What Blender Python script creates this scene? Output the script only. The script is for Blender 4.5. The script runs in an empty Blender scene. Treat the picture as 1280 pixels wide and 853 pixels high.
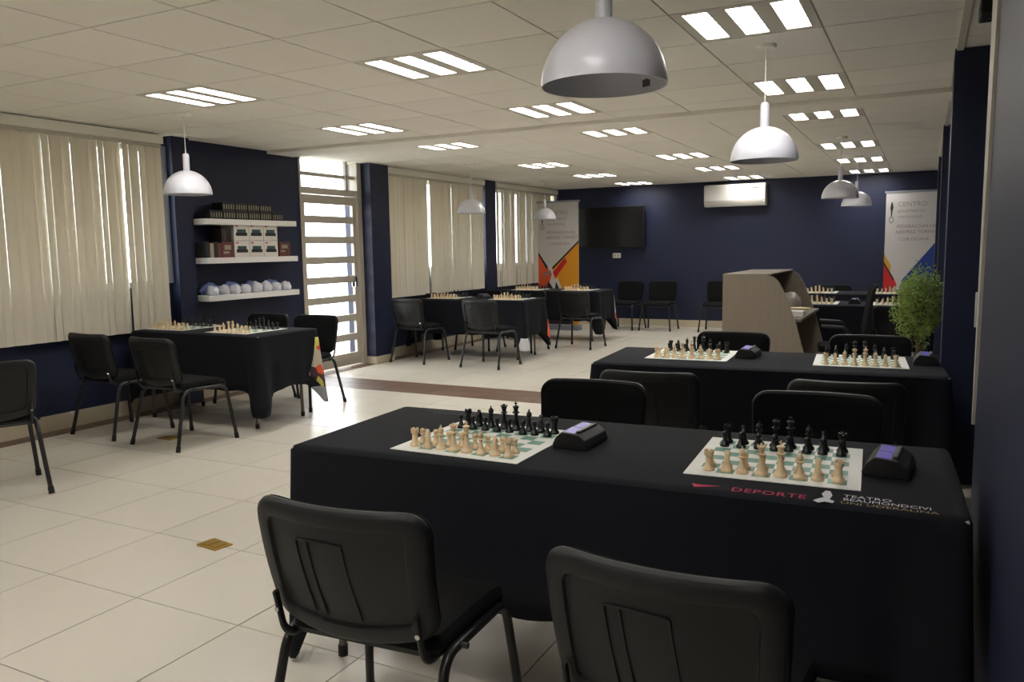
import bpy, bmesh, math, random
from mathutils import Vector, Matrix
random.seed(7)
PI = math.pi
R = math.radians
scene = bpy.context.scene
COL = scene.collection

# ------------------------------------------------------------------ camera, world, exposure
H = 1.42                      # camera height
CZ = 2.49                     # ceiling height
cam_d = bpy.data.cameras.new('camera'); cam = bpy.data.objects.new('camera', cam_d); COL.objects.link(cam)
cam_d.sensor_fit = 'HORIZONTAL'; cam_d.sensor_width = 36.0; cam_d.lens = 1001.7 / 1280 * 36.0
cam_d.clip_start = 0.05; cam_d.clip_end = 200
yaw, pitch, roll = R(27.25), R(6.60), R(-0.91)
fw = Vector((-math.sin(yaw) * math.cos(pitch), math.cos(yaw) * math.cos(pitch), -math.sin(pitch)))
rt = Vector((math.cos(yaw), math.sin(yaw), 0)); up = rt.cross(fw)
r2 = rt * math.cos(roll) + up * math.sin(roll); u2 = up * math.cos(roll) - rt * math.sin(roll)
m = Matrix((r2, u2, -fw)).transposed().to_4x4(); m.translation = (0, 0, H)
cam.matrix_world = m
scene.camera = cam
w = bpy.data.worlds.new('world'); scene.world = w; w.use_nodes = True
bg = w.node_tree.nodes['Background']; bg.inputs[0].default_value = (0.93, 0.97, 1.0, 1); bg.inputs[1].default_value = 5.0
scene.view_settings.view_transform = 'Standard'; scene.view_settings.look = 'None'
scene.view_settings.gamma = 1; scene.view_settings.exposure = 0.84
scene.view_settings.use_curve_mapping = False
TUBE = 18.0                    # luminance of the ceiling light slots

# ------------------------------------------------------------------ materials
def lin(c):
    return tuple(((v / 255) / 12.92 if v / 255 <= 0.04045 else ((v / 255 + 0.055) / 1.055) ** 2.4) for v in c)
MATS = {}
def mat(name, col, rough=0.5, metal=0.0, var=0.0, scale=20.0, bump=0.0, bscale=200.0, rnd=0.0, spec=0.5, emit=0.0, stretch=None):
    if name in MATS: return MATS[name]
    mt = bpy.data.materials.new(name); mt.use_nodes = True
    nt = mt.node_tree; b = nt.nodes['Principled BSDF']
    c = lin(col) + (1,)
    b.inputs['Base Color'].default_value = c
    b.inputs['Roughness'].default_value = rough; b.inputs['Metallic'].default_value = metal
    b.inputs['Specular IOR Level'].default_value = spec
    tc = nt.nodes.new('ShaderNodeTexCoord')
    src = tc.outputs['Object']
    if stretch:
        mp = nt.nodes.new('ShaderNodeMapping'); mp.inputs['Scale'].default_value = stretch
        nt.links.new(src, mp.inputs[0]); src = mp.outputs[0]
    if var > 0 or rnd > 0:
        n = nt.nodes.new('ShaderNodeTexNoise'); n.inputs['Scale'].default_value = scale; n.inputs['Detail'].default_value = 5
        nt.links.new(src, n.inputs[0])
        hs = nt.nodes.new('ShaderNodeHueSaturation'); hs.inputs['Color'].default_value = c
        mr = nt.nodes.new('ShaderNodeMapRange'); mr.inputs[3].default_value = 1 - var; mr.inputs[4].default_value = 1 + var
        nt.links.new(n.outputs[0], mr.inputs[0])
        val = mr.outputs[0]
        if rnd > 0:
            oi = nt.nodes.new('ShaderNodeObjectInfo'); m2 = nt.nodes.new('ShaderNodeMapRange')
            m2.inputs[3].default_value = 1 - rnd; m2.inputs[4].default_value = 1 + rnd
            nt.links.new(oi.outputs['Random'], m2.inputs[0])
            mu = nt.nodes.new('ShaderNodeMath'); mu.operation = 'MULTIPLY'
            nt.links.new(val, mu.inputs[0]); nt.links.new(m2.outputs[0], mu.inputs[1]); val = mu.outputs[0]
        nt.links.new(val, hs.inputs['Value']); nt.links.new(hs.outputs[0], b.inputs['Base Color'])
    if bump > 0:
        n2 = nt.nodes.new('ShaderNodeTexNoise'); n2.inputs['Scale'].default_value = bscale
        bp = nt.nodes.new('ShaderNodeBump'); bp.inputs['Strength'].default_value = bump; bp.inputs['Distance'].default_value = 0.002
        nt.links.new(tc.outputs['Object'], n2.inputs[0]); nt.links.new(n2.outputs[0], bp.inputs['Height']); nt.links.new(bp.outputs[0], b.inputs['Normal'])
    if emit > 0:
        b.inputs['Emission Color'].default_value = c; b.inputs['Emission Strength'].default_value = emit
    MATS[name] = mt
    return mt

NAVY = mat('navy_wall_paint', (27, 34, 60), 0.5, var=0.06, scale=6, bump=0.25, bscale=90, spec=0.4)
NAVY2 = NAVY
CREAM = mat('cream_tile_skirting', (196, 184, 160), 0.4, var=0.05, scale=8)
FLOORT = mat('floor_tile_glaze', (207, 200, 186), 0.28, var=0.035, scale=5, rnd=0.03, bump=0.05, bscale=60)
GROUT = mat('grout', (120, 108, 92), 0.9)
BROWN = mat('brown_wood_tile', (104, 80, 66), 0.4, var=0.18, scale=6, rnd=0.08, stretch=(1, 14, 14))
CEILT = mat('ceiling_panel_face', (245, 241, 230), 0.9, var=0.03, scale=40, rnd=0.025, bump=0.3, bscale=350)
CEILG = mat('ceiling_grid_paint', (212, 207, 194), 0.7)
OFFW = mat('off_white_trim', (196, 190, 178), 0.5)
WHITE = mat('white_plastic', (232, 230, 226), 0.35)
LAMPW = mat('white_lamp_enamel', (208, 208, 215), 0.3)
BLACKP = mat('black_plastic', (21, 21, 22), 0.46, bump=0.4, bscale=700, spec=0.38)
BLACKF = mat('black_fabric', (12, 12, 13), 0.95, bump=0.5, bscale=900, spec=0.25)
BLACKM = mat('black_metal', (26, 26, 27), 0.35)
CLOTH = mat('black_tablecloth', (17, 19, 26), 0.9, var=0.08, scale=3, bump=0.15, bscale=500, spec=0.25)
IVORY = mat('ivory_piece', (226, 200, 160), 0.4, var=0.04, scale=60)
EBONY = mat('black_piece', (17, 18, 20), 0.35)
CHROME = mat('chrome', (190, 190, 190), 0.2, metal=1)
GREYM = mat('grey_steel', (104, 98, 88), 0.45, metal=0.3)
GATEM = mat('gate_metal', (178, 170, 156), 0.5, var=0.05, scale=10)
ALU = mat('aluminium', (150, 155, 165), 0.4, metal=0.4)
SCREEN = mat('black_screen', (8, 8, 10), 0.2)
GOLD = mat('brass_plate', (180, 146, 70), 0.35, metal=0.7, var=0.1, scale=40)
LAMIN = mat('wood_grain_laminate', (124, 113, 98), 0.5, var=0.13, scale=5, stretch=(9, 9, 0.7))
RED = mat('red_print', (190, 50, 62), 0.7)
PINK = mat('pink_print', (186, 44, 84), 0.8)
WPRINT = mat('white_print', (205, 205, 210), 0.8)
GPRINT = mat('gold_print', (150, 130, 84), 0.8)
DPRINT = mat('grey_print', (74, 74, 80), 0.8)
TRUNK = mat('trunk_bark', (96, 82, 54), 0.8, var=0.2, scale=30)
LEAF = mat('bush_leaf', (128, 152, 66), 0.6, var=0.35, scale=9)
POT = mat('clay_pot', (60, 56, 54), 0.6)
BOXW = mat('white_box_card', (212, 208, 200), 0.6)
MAROON = mat('maroon_box_card', (96, 52, 46), 0.6, var=0.25, scale=14)
DARKB = mat('dark_box_card', (28, 26, 26), 0.6)
PALEM = mat('pale_box_mark', (150, 142, 122), 0.6)
TEALP = mat('teal_photo_print', (46, 70, 70), 0.6, var=0.3, scale=40)
BAGW = mat('clear_bag_white', (206, 206, 214), 0.35, var=0.12, scale=30)
BAGB = mat('blue_bag', (86, 100, 150), 0.45, var=0.12, scale=20)
PAPER = mat('paper_white', (222, 218, 214), 0.7)
BOWLC = mat('cream_bowl', (220, 208, 160), 0.5)
CONC = mat('outside_concrete', (190, 186, 178), 0.9, var=0.05)
DISP = mat('clock_display', (104, 94, 172), 0.25, emit=0.16)
STICK = mat('grey_sticker', (96, 98, 96), 0.6)
BWHITE = mat('banner_white', (206, 202, 200), 0.6)
BORANGE = mat('banner_orange', (226, 152, 28), 0.6)
BREDO = mat('banner_red_orange', (222, 90, 44), 0.6)
BRED = mat('banner_red', (206, 34, 40), 0.6)
BBLUE = mat('banner_blue', (34, 62, 140), 0.6)
BCYAN = mat('banner_cyan', (92, 190, 200), 0.6)
BYEL = mat('banner_yellow', (222, 168, 50), 0.6)
BDARK = mat('banner_dark', (36, 28, 28), 0.6)
BTEXT = mat('banner_text', (150, 120, 130), 0.7)
BGREY = mat('banner_grey_text', (152, 150, 148), 0.7)

# slats of the vertical blinds let some daylight through
def blind_mat():
    mt = bpy.data.materials.new('blind_fabric'); mt.use_nodes = True; nt = mt.node_tree; nt.nodes.clear()
    o = nt.nodes.new('ShaderNodeOutputMaterial'); mx = nt.nodes.new('ShaderNodeMixShader')
    d = nt.nodes.new('ShaderNodeBsdfDiffuse'); t = nt.nodes.new('ShaderNodeBsdfTranslucent')
    d.inputs[0].default_value = lin((230, 223, 206)) + (1,); t.inputs[0].default_value = lin((216, 206, 184)) + (1,)
    mx.inputs[0].default_value = 0.13
    nt.links.new(d.outputs[0], mx.inputs[1]); nt.links.new(t.outputs[0], mx.inputs[2]); nt.links.new(mx.outputs[0], o.inputs[0])
    return mt
BLIND = blind_mat()
def glass_mat(name, tint):
    mt = bpy.data.materials.new(name); mt.use_nodes = True; nt = mt.node_tree; nt.nodes.clear()
    o = nt.nodes.new('ShaderNodeOutputMaterial'); mx = nt.nodes.new('ShaderNodeMixShader')
    t = nt.nodes.new('ShaderNodeBsdfTransparent'); g = nt.nodes.new('ShaderNodeBsdfGlossy')
    t.inputs[0].default_value = tint; g.inputs['Roughness'].default_value = 0.05; mx.inputs[0].default_value = 0.06
    nt.links.new(t.outputs[0], mx.inputs[1]); nt.links.new(g.outputs[0], mx.inputs[2]); nt.links.new(mx.outputs[0], o.inputs[0])
    return mt
GLASS = glass_mat('window_glass', (0.9, 0.92, 0.92, 1))
def emit_mat(name, col, s):
    mt = bpy.data.materials.new(name); mt.use_nodes = True; nt = mt.node_tree; nt.nodes.clear()
    o = nt.nodes.new('ShaderNodeOutputMaterial'); e = nt.nodes.new('ShaderNodeEmission')
    e.inputs[0].default_value = col; e.inputs[1].default_value = s; nt.links.new(e.outputs[0], o.inputs[0]); return mt
TUBEM = emit_mat('light_tube_glow', (1.0, 0.982, 0.96, 1), TUBE)
def board_mat():
    mt = bpy.data.materials.new('vinyl_chess_print'); mt.use_nodes = True; nt = mt.node_tree; b = nt.nodes['Principled BSDF']
    b.inputs['Roughness'].default_value = 0.45
    tc = nt.nodes.new('ShaderNodeTexCoord'); mp = nt.nodes.new('ShaderNodeMapping')
    mp.inputs['Location'].default_value = (10, 10, 0.5); mp.inputs['Scale'].default_value = (1 / 0.05, 1 / 0.05, 0)
    ck = nt.nodes.new('ShaderNodeTexChecker'); ck.inputs['Scale'].default_value = 1
    ck.inputs['Color1'].default_value = lin((92, 142, 122)) + (1,); ck.inputs['Color2'].default_value = lin((226, 226, 216)) + (1,)
    nt.links.new(tc.outputs['Object'], mp.inputs[0]); nt.links.new(mp.outputs[0], ck.inputs[0])
    sp = nt.nodes.new('ShaderNodeSeparateXYZ'); nt.links.new(tc.outputs['Object'], sp.inputs[0])
    def absgt(sock):
        a = nt.nodes.new('ShaderNodeMath'); a.operation = 'ABSOLUTE'; nt.links.new(sock, a.inputs[0])
        g = nt.nodes.new('ShaderNodeMath'); g.operation = 'GREATER_THAN'; g.inputs[1].default_value = 0.2; nt.links.new(a.outputs[0], g.inputs[0]); return g.outputs[0]
    mxm = nt.nodes.new('ShaderNodeMath'); mxm.operation = 'MAXIMUM'
    nt.links.new(absgt(sp.outputs[0]), mxm.inputs[0]); nt.links.new(absgt(sp.outputs[1]), mxm.inputs[1])
    mc = nt.nodes.new('ShaderNodeMix'); mc.data_type = 'RGBA'
    nt.links.new(mxm.outputs[0], mc.inputs[0]); nt.links.new(ck.outputs[0], mc.inputs[6]); mc.inputs[7].default_value = lin((228, 228, 222)) + (1,)
    nt.links.new(mc.outputs[2], b.inputs['Base Color']); return mt
BOARD = board_mat()
def patch_mat():
    mt = bpy.data.materials.new('multicolour_print'); mt.use_nodes = True; nt = mt.node_tree; b = nt.nodes['Principled BSDF']
    b.inputs['Roughness'].default_value = 0.7
    tc = nt.nodes.new('ShaderNodeTexCoord'); v = nt.nodes.new('ShaderNodeTexVoronoi'); v.inputs['Scale'].default_value = 9
    nt.links.new(tc.outputs['Object'], v.inputs[0])
    sp = nt.nodes.new('ShaderNodeSeparateColor'); nt.links.new(v.outputs['Color'], sp.inputs[0])
    cr = nt.nodes.new('ShaderNodeValToRGB'); cr.color_ramp.interpolation = 'CONSTANT'; e = cr.color_ramp.elements
    cols = [(190, 180, 90), (200, 70, 40), (180, 180, 186), (206, 120, 90), (60, 30, 30), (170, 160, 140)]
    e[0].position = 0; e[0].color = lin(cols[0]) + (1,); e[1].position = 0.18; e[1].color = lin(cols[1]) + (1,)
    for i, c in enumerate(cols[2:]):
        k = e.new(0.36 + 0.16 * i); k.color = lin(c) + (1,)
    nt.links.new(sp.outputs[0], cr.inputs[0]); nt.links.new(cr.outputs[0], b.inputs['Base Color']); return mt
PATCH = patch_mat()

# ------------------------------------------------------------------ mesh helpers
class MB:
    def __init__(s): s.v = []; s.f = []; s.mi = []; s.cur = 0
    def add(s, vs, fs):
        o = len(s.v); s.v += [tuple(p) for p in vs]
        for f in fs: s.f.append([i + o for i in f]); s.mi.append(s.cur)
        return s
    def box(s, x0, x1, y0, y1, z0, z1):
        vs = [(x, y, z) for z in (z0, z1) for y in (y0, y1) for x in (x0, x1)]
        return s.add(vs, [(0, 2, 3, 1), (4, 5, 7, 6), (0, 1, 5, 4), (2, 6, 7, 3), (0, 4, 6, 2), (1, 3, 7, 5)])
    def lathe(s, prof, n=16, cx=0, cy=0, caps=True):
        vs = []; fs = []
        for (r, z) in prof:
            for k in range(n):
                a = 2 * PI * k / n; vs.append((cx + r * math.cos(a), cy + r * math.sin(a), z))
        for i in range(len(prof) - 1):
            for k in range(n):
                k2 = (k + 1) % n; fs.append((i * n + k, i * n + k2, (i + 1) * n + k2, (i + 1) * n + k))
        if caps:
            fs.append(tuple(reversed(range(n)))); fs.append(tuple(range((len(prof) - 1) * n, len(prof) * n)))
        return s.add(vs, fs)
    def tube(s, pts, r, n=8, ry=None):
        pts = [Vector(p) for p in pts]; vs = []; fs = []; ref = None
        for i, p in enumerate(pts):
            t = (pts[min(i + 1, len(pts) - 1)] - pts[max(i - 1, 0)]).normalized()
            if ref is None:
                ref = Vector((0, 0, 1)) if abs(t.z) < 0.8 else Vector((1, 0, 0))
            a = (ref - t * ref.dot(t)).normalized(); b = t.cross(a); ref = a
            rr = r[i] if isinstance(r, (list, tuple)) else r
            for k in range(n):
                q = 2 * PI * k / n; vs.append(p + a * (math.cos(q) * rr) + b * (math.sin(q) * (ry or rr)))
        for i in range(len(pts) - 1):
            for k in range(n):
                k2 = (k + 1) % n; fs.append((i * n + k, i * n + k2, (i + 1) * n + k2, (i + 1) * n + k))
        fs.append(tuple(reversed(range(n)))); fs.append(tuple(range((len(pts) - 1) * n, len(pts) * n)))
        return s.add(vs, fs)
    def prism(s, poly, axis, a, b):
        # poly in the two other axes (in x,y,z order), extruded along axis from a to b
        def mk(p, t):
            return {'x': (t, p[0], p[1]), 'y': (p[0], t, p[1]), 'z': (p[0], p[1], t)}[axis]
        n = len(poly); vs = [mk(p, a) for p in poly] + [mk(p, b) for p in poly]
        fs = [tuple(range(n)), tuple(reversed(range(n, 2 * n)))] + [(i, i + n, (i + 1) % n + n, (i + 1) % n) for i in range(n)]
        return s.add(vs, fs)
    def mesh(s, name, mats, smooth=False, bevel=0, fix=True):
        me = bpy.data.meshes.new(name); me.from_pydata(s.v, [], s.f)
        for mm in (mats if isinstance(mats, (list, tuple)) else [mats]): me.materials.append(mm)
        for p, k in zip(me.polygons, s.mi): p.material_index = k
        if fix or bevel:
            bm = bmesh.new(); bm.from_mesh(me)
            if fix: bmesh.ops.recalc_face_normals(bm, faces=bm.faces)
            if bevel: bmesh.ops.bevel(bm, geom=[e for e in bm.edges], offset=bevel, segments=2, affect='EDGES', profile=0.6)
            bm.to_mesh(me); bm.free()
        if smooth:
            for p in me.polygons: p.use_smooth = True
            try: me.set_sharp_from_angle(angle=R(40))
            except Exception: pass
        return me
    def build(s, name, mats, parent=None, smooth=False, bevel=0, fix=True):
        return link(name, s.mesh(name, mats, smooth, bevel, fix), parent)
def link(name, me, parent=None):
    o = bpy.data.objects.new(name, me); COL.objects.link(o)
    if parent: o.parent = parent
    return o
def tag(o, label, cat, group=None):
    o['label'] = label; o['category'] = cat
    if group: o['group'] = group
    return o
def thing(name, label, cat, loc=(0, 0, 0), rz=0, group=None):
    o = bpy.data.objects.new(name, None); COL.objects.link(o); o.empty_display_size = 0.1
    o.location = loc; o.rotation_euler = (0, 0, rz); return tag(o, label, cat, group)
def struct(o):
    o['kind'] = 'structure'; return o
def sbox(name, mt, x0, x1, y0, y1, z0, z1, parent=None):
    o = MB().box(x0, x1, y0, y1, z0, z1).build(name, mt, parent)
    if not parent: struct(o)
    return o
def copy_tree(o, parent=None):
    c = o.copy(); COL.objects.link(c); c.parent = parent
    for ch in list(o.children): copy_tree(ch, c)
    return c
def dup(root, loc, rz, label, group=None):
    c = copy_tree(root); c.location = loc; c.rotation_euler = (0, 0, rz); c['label'] = label
    if group: c['group'] = group
    elif 'group' in c: del c['group']
    return c
def fillet(pts, rad, n=6):
    pts = [Vector(p) for p in pts]; out = [pts[0]]
    for i in range(1, len(pts) - 1):
        a, b, c = pts[i - 1], pts[i], pts[i + 1]
        d1 = (a - b); d2 = (c - b); r = min(rad, d1.length * .48, d2.length * .48)
        p, q = b + d1.normalized() * r, b + d2.normalized() * r
        for k in range(n + 1):
            t = k / n; out.append(p * (1 - t) ** 2 + b * 2 * t * (1 - t) + q * t * t)
    out.append(pts[-1]); return out
def text_mesh(txt, size, extrude=0.0, align='LEFT', spacing=1.0):
    cu = bpy.data.curves.new('lettering', 'FONT'); cu.body = txt; cu.size = size; cu.extrude = extrude; cu.align_x = align; cu.space_character = spacing
    cu.resolution_u = 2
    ob = bpy.data.objects.new('tmp', cu); COL.objects.link(ob); bpy.context.view_layer.update()
    me = bpy.data.meshes.new_from_object(ob.evaluated_get(bpy.context.evaluated_depsgraph_get()))
    bpy.data.objects.remove(ob); bpy.data.curves.remove(cu); me.name = 'lettering'; return me
def text(txt, size, mt, parent, mw, name='lettering', **k):
    me = text_mesh(txt, size, **k); me.materials.clear(); me.materials.append(mt)
    o = link(name, me, parent); o.matrix_local = mw; return o

# ------------------------------------------------------------------ the room
XL, XR, YB, YF = -6.27, 0.46, 13.88, -2.6
GX0, GSX = -2.955, 0.615      # ceiling grid
GY0, GSY = 3.80, 0.60
BEAM0, BEAM1 = 6.55, 6.97

# floor slab and tiles
TS = 0.575; FX0, FY0 = -3.44, 2.69
floor = struct(MB().box(-7.2, 1.6, YF - .2, YB + .2, -0.15, -0.004).build('floor', GROUT))
tile_me = MB().box(0.0025, TS - 0.0025, 0.0025, TS - 0.0025, -0.012, 0.0).mesh('tile', FLOORT)
def cut_tile(x0, x1, y0, y1, mt=FLOORT, name='tile'):
    return MB().box(x0 + .0025, x1 - .0025, y0 + .0025, y1 - .0025, -0.012, 0.0).build(name, mt, floor)
SX = -6.08                     # brown strip along the window wall
ntile = 0
iy = -9
while FY0 + iy * TS < YB:
    y0 = FY0 + iy * TS; y1 = y0 + TS; iy += 1
    spans = [(y0, y1)]
    B0, B1 = 6.55, 7.1
    if y1 > B0 and y0 < B1: spans = [s for s in ((y0, min(y1, B0)), (max(y0, B1), y1)) if s[1] - s[0] > 0.02]
    for ix in range(-5, 9):
        x0 = FX0 + ix * TS; x1 = x0 + TS
        if x0 > 1.3 or (y0 > 3.7 and x0 > XR): continue
        for (a, b) in spans:
            b = min(b, YB)
            xa = max(x0, SX)
            if xa >= x1 - .02 or b - a < .02: continue
            if b - a > TS - 1e-4 and xa == x0:
                o = link('tile', tile_me, floor); o.location = (x0, a, 0)
            else: cut_tile(xa, x1, a, b)
            ntile += 1
x = SX
while x < XR:
    cut_tile(x, min(x + TS, XR), 6.55, 6.825, BROWN, 'brown_tile'); cut_tile(x, min(x + TS, XR), 6.825, 7.1, BROWN, 'brown_tile'); x += TS
y = YF
while y < YB:
    cut_tile(-6.27, SX, y, min(y + 1.15, YB), BROWN, 'brown_tile'); y += 1.15

# ceiling slab, panels
ceil = struct(MB().box(-6.6, 1.6, YF - .2, YB + .2, CZ + 0.035, CZ + 0.2).build('ceiling', CEILG))
xs = [-6.6, -6.6] + [GX0 + i * GSX for i in range(-5, 6)] + [0.46]
xs = [-6.5] + [GX0 + i * GSX for i in range(-5, 6)]
ysA = [GY0 + j * GSY for j in range(-10, 5)] + [BEAM0]
GY2 = BEAM1; GS2 = 0.61
ysB = [GY2 + j * GS2 for j in range(0, 12)] + [YB]
LIGHTS = []
for i in (-3, 0, 3):
    for j in (0, 3): LIGHTS.append((GX0 + (i + .5) * GSX, GY0 + (j + .5) * GSY, True))
    for j in (0, 4, 7, 10): LIGHTS.append((GX0 + (i + .5) * GSX, GY2 + (j + .5) * GS2, True))
for i, j in ((-3, -5), (0, -5), (3, -5), (-3, -8), (0, -8), (3, -8)): LIGHTS.append((GX0 + (i + .5) * GSX, GY0 + (j + .5) * GSY, False))
for ys in (ysA, ysB):
    for a, b in zip(ys[:-1], ys[1:]):
        if b - a < .03: continue
        for c, d in zip(xs[:-1], xs[1:]):
            if any(c < lx < d and a < ly < b for lx, ly, _ in LIGHTS): continue
            MB().box(c + .005, d - .005, a + .005, b - .005, CZ, CZ + .02).build('ceiling_panel', CEILT, ceil)
        MB().box(.15, 1.3 if b < 2.6 else .46, a + .004, b - .004, CZ, CZ + .02).build('ceiling_panel', CEILT, ceil)
gb = MB()
for c in xs[1:]: gb.box(c - .007, c + .007, YF, YB, CZ + .006, CZ + .012)
for c in ysA + ysB: gb.box(-6.5, .46, c - .007, c + .007, CZ + .0065, CZ + .0125)
gb.build('grid_bars', CEILG, ceil)
MB().box(.113, .147, YF, YB, CZ - .012, CZ + .012).build('edge_trim', CEILG, ceil)
MB().box(-6.3, .46, BEAM0, BEAM1 - .02, CZ - .03, CZ + .02).build('beam_strip', CEILT, ceil)

# back wall, near-end wall
sbox('wall_back', NAVY, -7, 1.6, YB, YB + .2, 0, CZ + .2)
sbox('wall_front', OFFW, -7, 1.6, YF - .2, YF, 0, CZ + .2)
bb = sbox('baseboard_back', CREAM, XL + .05, XR, YB - .015, YB, 0, .12)
# right wall with piers
wr = struct(MB().box(XR, XR + .2, 3.6, YB, 0, CZ + .2).box(1.3, 1.5, YF, 1.4, 0, CZ + .2).box(XR, 1.4, 3.0, 3.7, 0, CZ + .2).build('wall_right', NAVY2))
for k, (ya, yb, xa) in enumerate(((5.27, 5.62, .105), (8.57, 8.92, .105), (11.6, 11.95, .105))):
    MB().box(xa, XR + .1, ya, yb, 0, CZ + .05).build('pier', NAVY2, wr)
MB().box(.172, 1.4, 1.35, 3.09, 0, CZ + .05).build('pier', NAVY2, wr)
t = MB().add([(.172, 3.11, CZ), (.172, 2.81, CZ), (.172, 3.09, .80), (.172, 3.11, .80), (.162, 3.11, CZ), (.162, 2.81, CZ), (.162, 3.09, .80), (.162, 3.11, .80)],
             [(0, 1, 2, 3), (7, 6, 5, 4), (0, 4, 5, 1), (1, 5, 6, 2), (2, 6, 7, 3), (3, 7, 4, 0)]).build('trim_1', OFFW); struct(t)
# left wall: window bays, shelf wall, gate opening, piers
XW = XL
wl = struct(MB().box(XW - .25, XW, YF, 5.17, 0, 1.12).build('wall_left', NAVY))
MB().box(XW - .25, XW + .0, 5.17, 7.02, 0, CZ + .2).build('shelf_wall', NAVY2, wl)
MB().box(XW, XW + .10, 5.24, 5.44, 0, CZ + .05).build('pier', NAVY2, wl)
MB().box(XW - .25, XW + .16, 8.12, 8.5, 0, CZ + .2).build('pier', NAVY2, wl)
MB().box(XW - .25, XW, 8.5, 11.1, 0, 1.12).build('parapet', NAVY, wl)
MB().box(XW - .25, XW + .12, 11.1, 11.45, 0, CZ + .2).build('pier', NAVY2, wl)
MB().box(XW - .25, XW, 11.45, YB, 0, 1.12).build('parapet', NAVY, wl)
MB().box(XW - .25, XW, YF, 5.17, 2.4, CZ + .2).box(XW - .25, XW, 8.5, 11.1, 2.4, CZ + .2).box(XW - .25, XW, 11.45, YB, 2.4, CZ + .2).build('lintel', OFFW, wl)
b = struct(MB().box(XW, XW + .012, YF, 7.02, 0, .13).build('baseboard_left', CREAM))
MB().box(XW - .2, XW + .172, 8.11, 8.5, 0, .09).build('baseboard_piece', CREAM, b)
MB().box(XW, XW + .012, 8.5, 11.1, 0, .13).build('baseboard_piece', CREAM, b)
MB().box(XW, XW + .012, 11.45, YB, 0, .13).build('baseboard_piece', CREAM, b)
sbox('ground_outside', CONC, -16, -6.5, -4, 16, -.16, -.02)
# windows behind the blinds
def window(n, ya, yb):
    f = MB()
    f.box(XW - .16, XW - .10, ya, yb, 1.12, 1.17).box(XW - .16, XW - .10, ya, yb, 2.35, 2.4)
    k = max(2, round((yb - ya) / .9)); st = (yb - ya) / k
    for i in range(k + 1):
        c = ya + i * st; f.box(XW - .16, XW - .10, max(ya, c - .025), min(yb, c + .025), 1.17, 2.35)
    o = struct(f.build('window_%d' % n, ALU))
    for i in range(k):
        MB().box(XW - .134, XW - .128, ya + i * st + .02, ya + (i + 1) * st - .02, 1.165, 2.355).build('pane', GLASS, o)
window(1, .3, 5.17); window(2, 8.5, 11.1); window(3, 11.45, YB)
sbox('wall_left_stub', NAVY, XW - .25, XW, YF, .3, 1.12, 2.4)
tr = sbox('trim_2', ALU, XW, XW + .03, 5.175, 5.235, 1.15, 2.40)

# gate with wide flat rails, transom bars above
gate = thing('security_gate', 'beige metal gate of wide horizontal rails with daylight shining through', 'gate', (XW - .03, 7.57, 0))
def gpart(name, y0, y1, z0, z1, d=.02, m_=GATEM, par=gate): return MB().box(-d, d, y0, y1, z0, z1).build(name, m_, par)
gpart('stile', -.52, -.46, .02, 2.07); gpart('stile', .40, .46, .02, 2.07)
gpart('rail', -.46, .40, 1.97, 2.07)
for k in range(8):
    zc = 1.79 - k * .238
    gpart('rail', -.46, .40, zc - .042, zc + .042, .015)
gpart('bottom_rail', -.46, .40, .02, .08)
hd = gpart('handle', .40, .43, .98, 1.1, .03, CHROME)
dj = struct(MB().box(XW - .1, XW + .02, 8.04, 8.12, 0, CZ).box(XW - .1, XW + .01, 7.02, 7.05, 0, CZ).box(XW - .1, XW + .01, 7.05, 8.04, 2.08, 2.15).box(XW - .07, XW - .02, 7.05, 8.04, 2.285, 2.325).build('door_1', GATEM))
MB().box(XW - .09, XW - .085, 7.05, 8.04, 2.15, CZ).build('pane', GLASS, dj)
MB().box(XW - .05, XW - .01, 7.86, 7.90, 2.15, CZ).build('mullion', GATEM, dj)

# ------------------------------------------------------------------ vertical blinds
slat_me = None
def blind(ya, yb, zb, label, opens):
    t = thing('vertical_blind', label, 'blind', (XW + .10, ya, 0), 0, 'vertical blinds on the window wall')
    MB().box(-.05, .045, 0, yb - ya, 2.40, CZ - .015).build('valance', CEILT, t)
    MB().box(-.02, .02, .01, yb - ya - .01, 2.37, 2.40).build('head_rail', OFFW, t)
    n = int((yb - ya) / .079)
    s = MB(); seg = 4; w_ = .089; prof = []
    for i in range(seg + 1):
        q = i / seg * 2 - 1; prof.append((.006 * (1 - q * q), q * w_ / 2))
    pts = prof + [(p[0] - .0012, p[1]) for p in reversed(prof)]
    s.prism(pts, 'z', zb, 2.372); me = s.mesh('slat', BLIND)
    for i in range(n):
        o = link('slat', me, t); o.location = (0, .045 + i * (yb - ya - .09) / (n - 1), 0)
        a = R(-7) + random.uniform(-R(5), R(6))
        for (k, ang) in opens:
            if k == i: a = R(ang)
        o.rotation_euler = (random.uniform(-.002, .002), 0, a)
    return t
blind(.35, 5.12, .735, 'beige vertical blind beside the white shelves', [(41, 21), (43, 17), (46, 23), (49, 17), (52, 24), (54, 22), (55, 20), (37, 21), (33, 20), (57, 18)])
blind(8.53, 11.06, .80, 'beige vertical blind between the gate and the narrow navy pier', [(0, 14), (4, 6), (7, 8), (12, 40), (16, 10), (18, 14), (20, 14), (22, 10), (25, 10), (27, 14)])
blind(11.5, YB - .02, .80, 'beige vertical blind behind the orange banner', [(1, 18), (3, 12), (6, 10), (8, 18), (10, 12), (13, 20), (16, 18), (19, 12), (22, 12), (26, 40), (27, 44)])

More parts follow.
